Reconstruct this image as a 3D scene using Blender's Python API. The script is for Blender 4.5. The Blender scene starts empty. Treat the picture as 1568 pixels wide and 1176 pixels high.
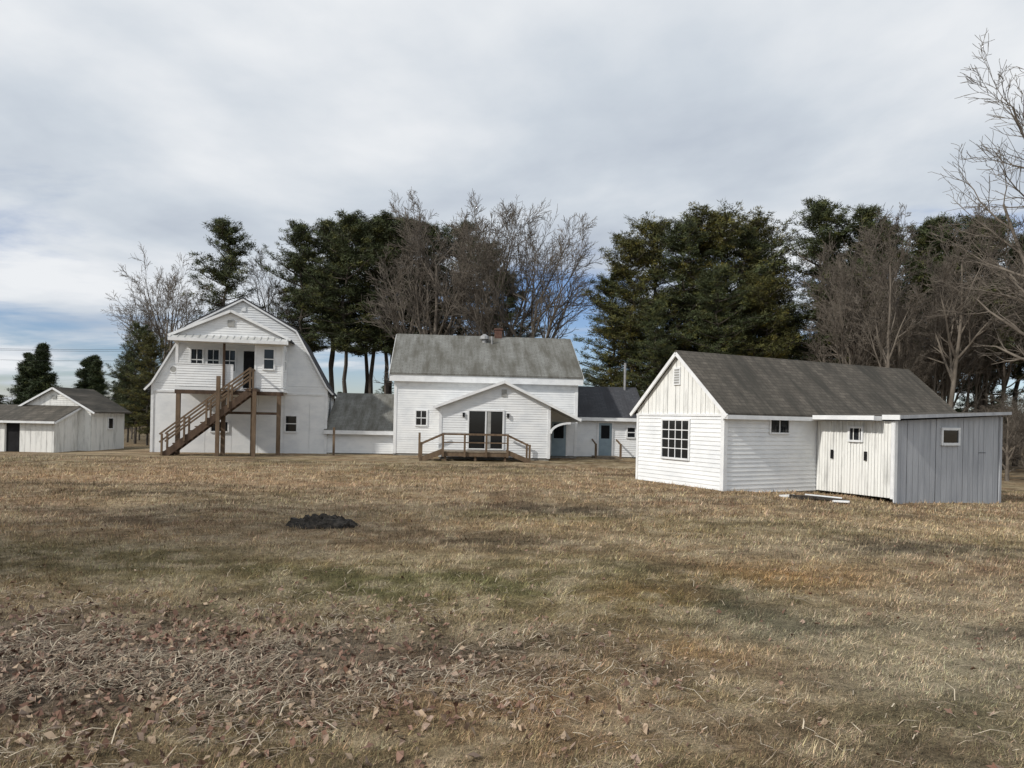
import bpy, math, random
import numpy as np
from mathutils import Vector, Matrix

scene = bpy.context.scene
rng = np.random.default_rng(7)
R = random.Random(11)
COL = scene.collection

# ------------------------------------------------------------------ helpers
def link(ob, parent=None):
    COL.objects.link(ob)
    if parent is not None:
        ob.parent = parent
    return ob

def empty(name, loc=(0, 0, 0), rz=0.0):
    e = bpy.data.objects.new(name, None)
    e.empty_display_size = 0.3
    e.location = loc
    e.rotation_euler = (0, 0, rz)
    return link(e)

def np_mesh(name, verts, faces, mat_idx=None, smooth=False, col=None):
    verts = np.asarray(verts, dtype=np.float32).reshape(-1, 3)
    faces = np.asarray(faces, dtype=np.int32)
    me = bpy.data.meshes.new(name)
    n, k = faces.shape
    me.vertices.add(len(verts)); me.vertices.foreach_set("co", verts.ravel())
    me.loops.add(n * k); me.loops.foreach_set("vertex_index", faces.ravel())
    me.polygons.add(n)
    me.polygons.foreach_set("loop_start", np.arange(0, n * k, k, dtype=np.int32))
    me.polygons.foreach_set("loop_total", np.full(n, k, dtype=np.int32))
    if mat_idx is not None:
        me.polygons.foreach_set("material_index", np.asarray(mat_idx, dtype=np.int32))
    me.polygons.foreach_set("use_smooth", np.full(n, smooth, dtype=bool))
    me.update(calc_edges=True)
    if col is not None:
        a = me.color_attributes.new("Col", 'FLOAT_COLOR', 'POINT')
        c = np.ones((len(verts), 4), dtype=np.float32); c[:, :3] = col
        a.data.foreach_set("color", c.ravel())
    return me

# ------------------------------------------------------------------ materials
def new_mat(name):
    m = bpy.data.materials.new(name); m.use_nodes = True
    nt = m.node_tree
    b = nt.nodes["Principled BSDF"]
    return m, nt, b

def noise_mat(name, c1, c2, scale=4, rough=0.8, bump=0.0, stretch=(1, 1, 1), c3=None, spec=0.3, bscale=None, lo=0.35, hi=0.65, metallic=0):
    m, nt, b = new_mat(name)
    N = nt.nodes; L = nt.links
    tc = N.new("ShaderNodeTexCoord"); mp = N.new("ShaderNodeMapping")
    mp.inputs["Scale"].default_value = stretch
    L.new(tc.outputs["Object"], mp.inputs["Vector"])
    no = N.new("ShaderNodeTexNoise"); no.inputs["Scale"].default_value = scale
    no.inputs["Detail"].default_value = 8; no.inputs["Roughness"].default_value = 0.62
    L.new(mp.outputs[0], no.inputs["Vector"])
    r = N.new("ShaderNodeValToRGB")
    r.color_ramp.elements[0].position = lo; r.color_ramp.elements[0].color = (*c1, 1)
    r.color_ramp.elements[1].position = hi; r.color_ramp.elements[1].color = (*c2, 1)
    if c3 is not None:
        e = r.color_ramp.elements.new((lo + hi) / 2); e.color = (*c3, 1)
    L.new(no.outputs["Fac"], r.inputs["Fac"]); L.new(r.outputs[0], b.inputs["Base Color"])
    b.inputs["Roughness"].default_value = rough
    b.inputs["Specular IOR Level"].default_value = spec
    b.inputs["Metallic"].default_value = metallic
    if bump:
        n2 = N.new("ShaderNodeTexNoise"); n2.inputs["Scale"].default_value = bscale or scale * 6
        n2.inputs["Detail"].default_value = 5
        L.new(mp.outputs[0], n2.inputs["Vector"])
        bp = N.new("ShaderNodeBump"); bp.inputs["Strength"].default_value = bump
        bp.inputs["Distance"].default_value = 0.02
        L.new(n2.outputs["Fac"], bp.inputs["Height"]); L.new(bp.outputs[0], b.inputs["Normal"])
    return m

def shingle_mat(name, ca, cb, stain, roww=0.3, rowh=0.14, zs=1.5):
    m, nt, b = new_mat(name)
    N = nt.nodes; L = nt.links
    tc = N.new("ShaderNodeTexCoord"); sp = N.new("ShaderNodeSeparateXYZ")
    L.new(tc.outputs["Object"], sp.inputs[0])
    mz = N.new("ShaderNodeMath"); mz.operation = 'MULTIPLY'; mz.inputs[1].default_value = zs
    L.new(sp.outputs[2], mz.inputs[0])
    cb_ = N.new("ShaderNodeCombineXYZ"); L.new(sp.outputs[0], cb_.inputs[0]); L.new(mz.outputs[0], cb_.inputs[1])
    br = N.new("ShaderNodeTexBrick")
    br.inputs["Scale"].default_value = 1.0
    br.inputs["Brick Width"].default_value = roww; br.inputs["Row Height"].default_value = rowh
    br.inputs["Mortar Size"].default_value = 0.008
    br.inputs["Color1"].default_value = (*ca, 1); br.inputs["Color2"].default_value = (*cb, 1)
    br.inputs["Mortar"].default_value = (*[v * 0.45 for v in ca], 1)
    L.new(cb_.outputs[0], br.inputs["Vector"])
    mp = N.new("ShaderNodeMapping"); mp.inputs["Scale"].default_value = (1.6, 0.3, 0.3)
    L.new(tc.outputs["Object"], mp.inputs["Vector"])
    no = N.new("ShaderNodeTexNoise"); no.inputs["Scale"].default_value = 1.3; no.inputs["Detail"].default_value = 9
    no.inputs["Roughness"].default_value = 0.7
    L.new(mp.outputs[0], no.inputs["Vector"])
    rp = N.new("ShaderNodeValToRGB"); rp.color_ramp.elements[0].position = .38; rp.color_ramp.elements[1].position = .62
    L.new(no.outputs["Fac"], rp.inputs["Fac"])
    mx = N.new("ShaderNodeMixRGB"); mx.inputs["Color2"].default_value = (*stain, 1)
    L.new(rp.outputs[0], mx.inputs["Fac"]); L.new(br.outputs["Color"], mx.inputs["Color1"])
    L.new(mx.outputs[0], b.inputs["Base Color"])
    b.inputs["Roughness"].default_value = 0.85
    b.inputs["Specular IOR Level"].default_value = 0.2
    bp = N.new("ShaderNodeBump"); bp.inputs["Strength"].default_value = 0.5; bp.inputs["Distance"].default_value = 0.01
    L.new(br.outputs["Fac"], bp.inputs["Height"]); bp.invert = True
    L.new(bp.outputs[0], b.inputs["Normal"])
    return m

def attr_mat(name, rough=0.8, spec=0.15):
    m, nt, b = new_mat(name)
    N = nt.nodes; L = nt.links
    at = N.new("ShaderNodeAttribute"); at.attribute_name = "Col"
    L.new(at.outputs["Color"], b.inputs["Base Color"])
    b.inputs["Roughness"].default_value = rough
    b.inputs["Specular IOR Level"].default_value = spec
    return m

M_WHITE = noise_mat("white_siding_paint", (.66, .68, .70), (.81, .82, .82), scale=.9, rough=.55, stretch=(1.3, 1.3, 2.2), lo=.28, hi=.58)
M_WHITE2 = noise_mat("weathered_white_boards", (.50, .50, .48), (.80, .80, .77), scale=1.6, rough=.75, stretch=(2.5, 2.5, .5), lo=.28, hi=.5, bump=.2)
M_GREYW = noise_mat("shaded_grey_boards", (.33, .345, .37), (.47, .485, .51), scale=1.6, rough=.75, stretch=(3, 3, .4), lo=.3, hi=.65, bump=.2)  # grey has the shade of the shed face turned from the sun mixed in
M_TRIM = noise_mat("white_trim_paint", (.68, .69, .70), (.82, .83, .83), scale=2.5, rough=.5)
M_ROOF_MAIN = shingle_mat("aged_grey_shingles", (.19, .19, .175), (.23, .23, .215), (.10, .095, .08), .35, .16, 1.9)
M_ROOF_OUT = shingle_mat("brown_grey_shingles", (.10, .088, .073), (.15, .132, .11), (.055, .051, .043), .32, .15, 1.5)
M_ROOF_DARK = shingle_mat("dark_shingles", (.055, .058, .065), (.08, .082, .09), (.045, .045, .05), .32, .15, 1.9)
M_ROOF_METAL = noise_mat("pale_metal_roof", (.42, .42, .40), (.56, .56, .55), scale=2, rough=.5, spec=.4)
M_BROWN = noise_mat("brown_stained_wood", (.06, .038, .026), (.115, .075, .05), scale=6, rough=.8, stretch=(1, 1, .3))
M_BROWN2 = noise_mat("faded_brown_wood", (.11, .075, .048), (.185, .13, .085), scale=6, rough=.8, stretch=(1, 1, .3))
M_TAN = noise_mat("weathered_deck_wood", (.17, .135, .10), (.27, .225, .17), scale=6, rough=.8)
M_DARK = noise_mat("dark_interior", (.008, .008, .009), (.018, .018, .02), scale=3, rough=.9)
M_BRICK = noise_mat("chimney_brick_red", (.085, .045, .036), (.15, .085, .065), scale=8, rough=.9)
M_DOOR = noise_mat("blue_grey_door_paint", (.22, .29, .34), (.28, .36, .41), scale=3, rough=.5)
M_CONC = noise_mat("concrete_foundation", (.22, .21, .19), (.36, .35, .32), scale=5, rough=.9, bump=.3)
M_METAL = noise_mat("galvanised_metal", (.25, .25, .25), (.4, .4, .4), scale=5, rough=.45, metallic=.4)
M_BLIND = noise_mat("pale_window_blind", (.25, .25, .24), (.4, .4, .38), scale=3, rough=.7)
m, nt, b = new_mat("window_glass"); M_GLASS = m
b.inputs["Base Color"].default_value = (.012, .014, .016, 1); b.inputs["Roughness"].default_value = .06
b.inputs["Specular IOR Level"].default_value = .5
M_BARK = noise_mat("grey_brown_bark", (.082, .068, .055), (.20, .172, .142), scale=1.2, rough=.95, stretch=(1, 1, .4))
M_PBARK = noise_mat("pine_bark", (.045, .038, .032), (.10, .085, .07), scale=3, rough=.95, stretch=(1, 1, .4))
M_NEEDLE = attr_mat("pine_needles", .6, spec=.25)
M_GRASS = attr_mat("dry_grass_blades", .75)
M_LEAF = attr_mat("fallen_leaf", .7)

# ------------------------------------------------------------------ mesh builder in local frame
class MB:
    def __init__(s): s.v = []; s.f = []
    def face(s, pts):
        i = len(s.v); s.v += [tuple(p) for p in pts]; s.f.append(list(range(i, i + len(pts))))
    def hexa(s, p):   # 8 pts, bottom 4 then top 4
        i = len(s.v); s.v += [tuple(q) for q in p]
        for q in ((3, 2, 1, 0), (4, 5, 6, 7), (0, 1, 5, 4), (1, 2, 6, 5), (2, 3, 7, 6), (3, 0, 4, 7)):
            s.f.append([i + k for k in q])
    def box(s, x0, x1, y0, y1, z0, z1):
        s.hexa([(x0, y0, z0), (x1, y0, z0), (x1, y1, z0), (x0, y1, z0), (x0, y0, z1), (x1, y0, z1), (x1, y1, z1), (x0, y1, z1)])
    def slab(s, p4, th):
        s.hexa([(x, y, z - th) for x, y, z in p4] + list(p4))
    def beam(s, a, b, w, h=None):
        h = h or w
        a = Vector(a); b = Vector(b); d = (b - a).normalized()
        side = d.cross(Vector((0, 0, 1)))
        if side.length < .05: side = Vector((1, 0, 0))
        side.normalize(); up = side.cross(d).normalized()
        o = [(-w/2, -h/2), (w/2, -h/2), (w/2, h/2), (-w/2, h/2)]
        s.hexa([a + side*i + up*j for i, j in o] + [b + side*i + up*j for i, j in o])
    def prism(s, cx, cy, z0, z1, r0, r1, n=12):
        i = len(s.v)
        for z, r in ((z0, r0), (z1, r1)):
            for k in range(n):
                t = 2*math.pi*k/n; s.v.append((cx + r*math.cos(t), cy + r*math.sin(t), z))
        for k in range(n):
            s.f.append([i+k, i+(k+1) % n, i+n+(k+1) % n, i+n+k])
        s.f.append([i+n+k for k in range(n)]); s.f.append([i+k for k in reversed(range(n))])
    def obj(s, name, mat, parent):
        me = bpy.data.meshes.new(name); me.from_pydata(s.v, [], s.f); me.update()
        me.materials.append(mat)
        o = bpy.data.objects.new(name, me); link(o, parent)
        return o

class Plane:
    def __init__(s, o, d, n): s.o = o; s.d = d; s.n = n
    def T(s, a, out, z): return (s.o[0] + s.d[0]*a + s.n[0]*out, s.o[1] + s.d[1]*a + s.n[1]*out, z)
    def box(s, mb, a0, a1, o0, o1, z0, z1):
        T = s.T
        mb.hexa([T(a0, o1, z0), T(a1, o1, z0), T(a1, o0, z0), T(a0, o0, z0), T(a0, o1, z1), T(a1, o1, z1), T(a1, o0, z1), T(a0, o0, z1)])

def siding(mb, pl, z0, z1, lf, rf, sp=.115, lip=.018):
    z = z0
    while z < z1 - .01:
        zt = min(z + sp, z1)
        l0, r0, l1, r1 = lf(z), rf(z), lf(zt), rf(zt)
        if r0 - l0 < .03: break
        j = R.uniform(-.002, .002)
        mb.face([pl.T(l0, lip+j, z), pl.T(r0, lip+j, z), pl.T(r1, 0, zt), pl.T(l1, 0, zt)])
        mb.face([pl.T(l0, 0, z), pl.T(r0, 0, z), pl.T(r0, lip+j, z), pl.T(l0, lip+j, z)])
        z = zt

def boards(mb, pl, a0, a1, zb, topf, w=.2, brk=()):
    a = a0; k = 0
    while a < a1 - .01:
        b_ = min(a + w, a1)
        o = R.uniform(0, .012)
        pts = [pl.T(a+.006, o, zb), pl.T(b_-.006, o, zb), pl.T(b_-.006, o, topf(b_))]
        for bk in brk:
            if a+.006 < bk < b_-.006: pts.append(pl.T(bk, o, topf(bk)))
        pts.append(pl.T(a+.006, o, topf(a)))
        mb.face(pts)
        a = b_; k += 1
    pts = [pl.T(a0, -.02, zb), pl.T(a1, -.02, zb), pl.T(a1, -.02, topf(a1))] + [pl.T(bk, -.02, topf(bk)) for bk in brk if a0 < bk < a1] + [pl.T(a0, -.02, topf(a0))]
    mb.face(pts)

class House:
    def __init__(s, name, loc, rz):
        s.e = empty(name, loc, rz); s.m = {}
    def g(s, key, mat):
        if key not in s.m: s.m[key] = (MB(), mat)
        return s.m[key][0]
    def done(s):
        for k, (mb, mat) in s.m.items(): mb.obj(k, mat, s.e)
    def window(s, pl, ac, w, z0, z1, nx=2, nz=2, fw=.07, blind=False, trim=None):
        fr = s.g("window_frames", trim or M_TRIM); gl = s.g("window_glass", M_GLASS)
        a0, a1 = ac - w/2, ac + w/2
        pl.box(fr, a0-fw, a0, -.05, .055, z0-fw, z1+fw); pl.box(fr, a1, a1+fw, -.05, .055, z0-fw, z1+fw)
        pl.box(fr, a0, a1, -.05, .053, z1, z1+fw); pl.box(fr, a0, a1, -.05, .075, z0-fw, z0)
        for i in range(1, nx):
            x = a0 + w*i/nx; pl.box(fr, x-.014, x+.014, .026, .042, z0, z1)
        for i in range(1, nz):
            z = z0 + (z1-z0)*i/nz; q = .022 if (nz == 2) else .014; pl.box(fr, a0, a1, .027, .045, z-q, z+q)
        gl.face([pl.T(a0, .025, z0), pl.T(a1, .025, z0), pl.T(a1, .025, z1), pl.T(a0, .025, z1)])

# ------------------------------------------------------------------ terrain
def hashn(ix, iy, s):
    h = (ix.astype(np.int64)*374761393 + iy.astype(np.int64)*668265263 + s*1442695041) & 0x7fffffff
    h = ((h ^ (h >> 13)) * 1274126177) & 0x7fffffff
    return ((h ^ (h >> 16)) & 0xffff) / 65535.0
def vnoise(x, y, s=0):
    ix = np.floor(x); iy = np.floor(y); fx = x-ix; fy = y-iy
    fx = fx*fx*(3-2*fx); fy = fy*fy*(3-2*fy)
    a = hashn(ix, iy, s); b_ = hashn(ix+1, iy, s); c = hashn(ix, iy+1, s); d = hashn(ix+1, iy+1, s)
    return (a*(1-fx)+b_*fx)*(1-fy) + (c*(1-fx)+d*fx)*fy
def fbm(x, y, s=0, o=4):
    t = 0; amp = .5; tot = 0
    for i in range(o):
        t = t + vnoise(x*2**i + 17.3*i, y*2**i + 5.1*i, s+i)*amp; tot += amp; amp *= .55
    return t/tot
def sstep(a, b_, x):
    t = np.clip((x-a)/(b_-a), 0, 1); return t*t*(3-2*t)
def height(x, y):
    x = np.asarray(x, dtype=float); y = np.asarray(y, dtype=float)
    h = -0.045*np.clip(x-6.5, 0, 14)*sstep(6, 16, y)
    h += -0.45*sstep(18, 24, -x)*sstep(30, 40, y)
    h += (fbm(x*.35, y*.35, 3, 3)-.5)*.18*sstep(3, 8, np.abs(y)+.0*x)*(1-sstep(28, 33, y))
    h += (fbm(x*1.6, y*1.6, 9, 3)-.5)*.06*(1-sstep(25, 60, np.hypot(x, y)))
    h += .15*np.exp(-((x-.6)/2.2)**2-((y-18.5)/1.3)**2) - .10*np.exp(-((x-1.2)/.9)**2-((y-15.8)/.8)**2)
    h += .06*np.exp(-((x+3.2)/1.4)**2-((y-12.6)/.9)**2)
    return h
BLOBS = [(-2.9, 6.0, 2.5, 1.1, (.215, .17, .135), .85), (-4.2, 5.3, 1.8, .7, (.15, .115, .09), .8), (-1.2, 5.6, .9, .5, (.22, .17, .13), .6), (1.8, 8.3, 1.0, .6, (.33, .175, .07), 1.0), (3.9, 9.4, 1.0, .7, (.32, .18, .075), 1.0),
         (1.9, 6.4, .8, .5, (.31, .18, .08), .8), (2.6, 7.9, .5, 1.0, (.09, .083, .062), 1.1), (3.0, 7.2, .9, .45, (.11, .10, .075), .9), (4.6, 6.0, 2.0, 1.5, (.41, .35, .24), .9), (6.2, 8.4, 1.8, 1.3, (.38, .30, .20), .8),
         (-.6, 8.6, 3.4, 1.5, (.16, .145, .065), .8), (-6, 9.8, 2.5, 1.4, (.18, .15, .07), .7), (4, 13.5, 3, 1.6, (.21, .17, .09), .6), (-.9, 11.5, 1.8, .4, (.08, .066, .045), 1.1), (-3.3, 12.4, 1.3, .5, (.09, .07, .05), .9),
         (1.1, 15.9, 1.4, .8, (.09, .072, .05), 1.2), (.6, 14.2, 1.8, .9, (.17, .145, .065), .7), (-9, 14.5, 3, .5, (.12, .085, .055), .9), (-6.5, 11.6, 5, .8, (.37, .26, .15), .8), (-1, 13.3, 3, .7, (.38, .27, .155), .8),  # first entry: shadow at the mound put into the lawn colour
         (-10, 22, 7, 4, (.38, .26, .155), .8), (2, 22, 6, 3, (.32, .22, .13), .7), (9, 15, 2.5, 1.0, (.40, .30, .18), .8), (6.5, 11.5, 1.5, .5, (.12, .10, .07), .9), (5.2, 6.9, .7, .3, (.13, .105, .075), .9),
         (-4.5, 4.6, 2, .6, (.16, .12, .09), .7), (.3, 5.0, 1.4, .6, (.34, .23, .13), .8), (-1.5, 4.3, 1.6, .4, (.24, .18, .10), .7), (-8, 17, 4, .8, (.14, .105, .065), .8), (8, 12.2, 2, .5, (.13, .105, .07), .8),
         (3.4, 4.9, 1.0, .4, (.17, .145, .08), .8), (-12, 19, 5, .5, (.13, .10, .065), .8), (4, 18.5, 3, .6, (.16, .125, .08), .7), (-5, 19.5, 4, .5, (.17, .13, .085), .6)]
def gcol(x, y):
    n1 = fbm(x*.22, y*.30, 21, 4)[:, None]; n2 = fbm(x*.8+9, y*1.1, 33, 4)[:, None]; n3 = fbm(x*3.1, y*3.6, 41, 3)[:, None]
    n4 = fbm(x*.45+3, y*1.5, 55, 4)[:, None]; n5 = fbm(x*1.7+3, y*2.3, 61, 4)[:, None]
    c = np.array([[.34, .25, .148]]) * np.ones((len(x), 1))
    g = np.array([[.20, .168, .085]]); br = np.array([[.24, .15, .088]]); pl = np.array([[.43, .35, .235]]); dk = np.array([[.125, .095, .065]])
    w = np.clip((n1-.49)*8, 0, 1)*.55; c = c*(1-w)+g*w
    w = np.clip((n2-.50)*9, 0, 1)*.65; c = c*(1-w)+br*w
    w = np.clip((n4-.54)*10, 0, 1)*.65; c = c*(1-w)+dk*w
    w = np.clip((.44-n4)*9, 0, 1)*.55; c = c*(1-w)+pl*w
    for (cx, cy, sx, sy, cc, am) in BLOBS:
        d = ((x-cx)/sx)**2+((y-cy)/sy)**2
        w = (am*np.exp(-d*.8))[:, None]*np.clip(.1+1.8*n2*.6+1.6*(n5-.25), 0, 2); w = np.clip(w, 0, .95)
        c = c*(1-w)+np.array([cc])*1.06*w
    w = np.clip((n3-.54)*8, 0, 1)*.55; c = c*(1-w)+pl*w
    w = np.clip((.45-n3)*8, 0, 1)*.55; c = c*(1-w)+c*.5*w
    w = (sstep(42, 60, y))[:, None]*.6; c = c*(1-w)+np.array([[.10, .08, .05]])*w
    return c

def axis(lim_lo, lim_hi, n, k):
    t = np.linspace(-1, 1, n); s = np.sinh(t*k)/math.sinh(k)
    return np.where(s < 0, s*lim_lo, s*lim_hi)
gx = axis(900, 900, 560, 6.2); gy = axis(300, 1800, 680, 6.2) + 6.0
X, Y = np.meshgrid(gx, gy); xf = X.ravel(); yf = Y.ravel()
zf = height(xf, yf)
nx_, ny_ = len(gx), len(gy)
idx = np.arange(nx_*ny_).reshape(ny_, nx_)
F = np.stack([idx[:-1, :-1], idx[:-1, 1:], idx[1:, 1:], idx[1:, :-1]], -1).reshape(-1, 4)
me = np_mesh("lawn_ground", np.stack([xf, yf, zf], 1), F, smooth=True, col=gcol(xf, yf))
m, nt, b = new_mat("dry_lawn"); N = nt.nodes; L = nt.links
at = N.new("ShaderNodeAttribute"); at.attribute_name = "Col"
tc = N.new("ShaderNodeTexCoord")
def nz(scale, det, stretch=(1, 1, 1)):
    mp = N.new("ShaderNodeMapping"); mp.inputs["Scale"].default_value = stretch; L.new(tc.outputs["Object"], mp.inputs[0])
    n = N.new("ShaderNodeTexNoise"); n.inputs["Scale"].default_value = scale; n.inputs["Detail"].default_value = det; n.inputs["Roughness"].default_value = .7
    L.new(mp.outputs[0], n.inputs["Vector"]); return n
na = nz(38, 6); nb = nz(5, 8, (1, 1.3, 1))
mr = N.new("ShaderNodeMapRange"); mr.inputs[1].default_value = .3; mr.inputs[2].default_value = .7; mr.inputs[3].default_value = .35; mr.inputs[4].default_value = 1.5
L.new(na.outputs["Fac"], mr.inputs[0])
mr2 = N.new("ShaderNodeMapRange"); mr2.inputs[1].default_value = .3; mr2.inputs[2].default_value = .7; mr2.inputs[3].default_value = .5; mr2.inputs[4].default_value = 1.4
L.new(nb.outputs["Fac"], mr2.inputs[0])
mm = N.new("ShaderNodeMath"); mm.operation = 'MULTIPLY'; L.new(mr.outputs[0], mm.inputs[0]); L.new(mr2.outputs[0], mm.inputs[1])
vm = N.new("ShaderNodeVectorMath"); vm.operation = 'SCALE'; L.new(at.outputs["Color"], vm.inputs[0]); L.new(mm.outputs[0], vm.inputs["Scale"])
L.new(vm.outputs[0], b.inputs["Base Color"]); b.inputs["Roughness"].default_value = .95; b.inputs["Specular IOR Level"].default_value = .1
bp = N.new("ShaderNodeBump"); bp.inputs["Strength"].default_value = .9; bp.inputs["Distance"].default_value = .05
L.new(na.outputs["Fac"], bp.inputs["Height"]); L.new(bp.outputs[0], b.inputs["Normal"])
me.materials.append(m)
link(bpy.data.objects.new("lawn_ground", me))

# grass blades
def blades(n, ymin, ymax, ln, wd, name):
    t = rng.random(n); y = ymin*(ymax/ymin)**t
    x = (rng.random(n)*2-1)*(.80*y+.8)
    z = height(x, y)
    sc = np.clip(y/7, .8, 3)
    cn = fbm(x*5, y*5, 77, 3)
    clump = np.clip(.1+1.8*cn, .2, 2)
    l = ln*(.5+rng.random(n))*np.sqrt(sc)*clump; w = wd*(.5+.9*rng.random(n))*sc
    az = rng.random(n)*2*np.pi; lean = .3+1.15*rng.random(n)
    d = np.stack([np.cos(az)*np.sin(lean), np.sin(az)*np.sin(lean), np.cos(lean)], 1)
    s = np.stack([-np.sin(az+.5), np.cos(az+.5), np.zeros(n)], 1)
    p = np.stack([x, y, z-.004], 1)
    V = np.stack([p-s*w[:, None]/2, p+s*w[:, None]/2, p+d*l[:, None]], 1)
    c = gcol(x, y)*(.35+1.45*rng.random((n, 1)))*(.55+.9*cn[:, None])
    c = c*(1+.2*(rng.random((n, 3))-.5))
    C = np.repeat(c, 3, axis=0)
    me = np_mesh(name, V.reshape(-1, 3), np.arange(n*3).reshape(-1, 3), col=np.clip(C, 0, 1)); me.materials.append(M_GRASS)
    return link(bpy.data.objects.new(name, me))
blades(400000, 3.2, 30, .05, .0062, "dry_grass")

# leaf litter + dead stalks
def scatter_litter():
    n1, n2 = 4200, 1500
    x = np.concatenate([rng.normal(-3.1, 1.9, n1), (rng.random(n2)*2-1)*9]); y = np.concatenate([rng.normal(5.6, .95, n1), 3.4+rng.random(n2)**1.5*14])
    n = n1+n2; z = height(x, y)+.012+rng.random(n)*.02
    s = .014+.022*rng.random(n); az = rng.random(n)*6.283; tl = rng.normal(0, .55, n); tl2 = rng.normal(0, .55, n)
    s[n1:] *= .8
    u = np.stack([np.cos(az)*np.cos(tl), np.sin(az)*np.cos(tl), np.sin(tl)], 1); v = np.stack([-np.sin(az)*np.cos(tl2), np.cos(az)*np.cos(tl2), np.sin(tl2)], 1)
    p = np.stack([x, y, z], 1); S = s[:, None]; curl = np.array([0, 0, 1.])*S*(.1+.7*rng.random((n, 1)))
    V = np.stack([p-u*S*1.2, p-v*S*.7+curl, p+u*S*.2-v*S*.8+curl*.6, p+u*S*1.3, p+u*S*.2+v*S*.8+curl, p+v*S*.65-curl*.2], 1)
    base = np.array([[.22, .135, .10], [.15, .085, .06], [.36, .27, .19], [.26, .19, .145]])[rng.integers(0, 4, n)]*(.55+.8*rng.random((n, 1)))
    me = np_mesh("fallen_leaves", V.reshape(-1, 3), np.arange(n*6).reshape(-1, 6), col=np.repeat(base, 6, axis=0)); me.materials.append(M_LEAF)
    link(bpy.data.objects.new("fallen_leaves", me))
    n = 17000; k = 2500
    x = np.concatenate([rng.normal(-3.0, 1.8, n-k), (rng.random(k)*2-1)*6]); y = np.concatenate([rng.normal(5.7, .85, n-k), 3.4+rng.random(k)*6])
    keep = fbm(x*1.3, y*1.3, 91, 3) > .40
    x = x[keep]; y = y[keep]; n = len(x)
    z = height(x, y)+.008+rng.random(n)*.04
    az = rng.normal(.2, 1.0, n); l = .05+.16*rng.random(n)**1.5; w = .0015+.003*rng.random(n)
    d = np.stack([np.cos(az), np.sin(az), rng.normal(0, .22, n)], 1); s_ = np.stack([-np.sin(az), np.cos(az), np.zeros(n)], 1)
    p = np.stack([x, y, z], 1); m_ = p+d*l[:, None]*.5+np.array([0, 0, 1])*.015+s_*(rng.normal(0, .015, (n, 1)))
    w_ = w[:, None]
    V = np.stack([p-s_*w_, p+s_*w_, m_+s_*w_, m_-s_*w_, m_-s_*w_, m_+s_*w_, p+d*l[:, None]+s_*w_*.4, p+d*l[:, None]-s_*w_*.4], 1)
    base = np.array([[.48, .41, .31], [.34, .275, .20], [.20, .145, .105]])[rng.integers(0, 3, n)]*(.55+.7*rng.random((n, 1)))
    me = np_mesh("dead_weed_stalks", V.reshape(-1, 3), np.arange(n*8).reshape(-1, 4), col=np.repeat(base, 8, axis=0)); me.materials.append(M_LEAF)
    link(bpy.data.objects.new("dead_weed_stalks", me))
scatter_litter()

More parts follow.
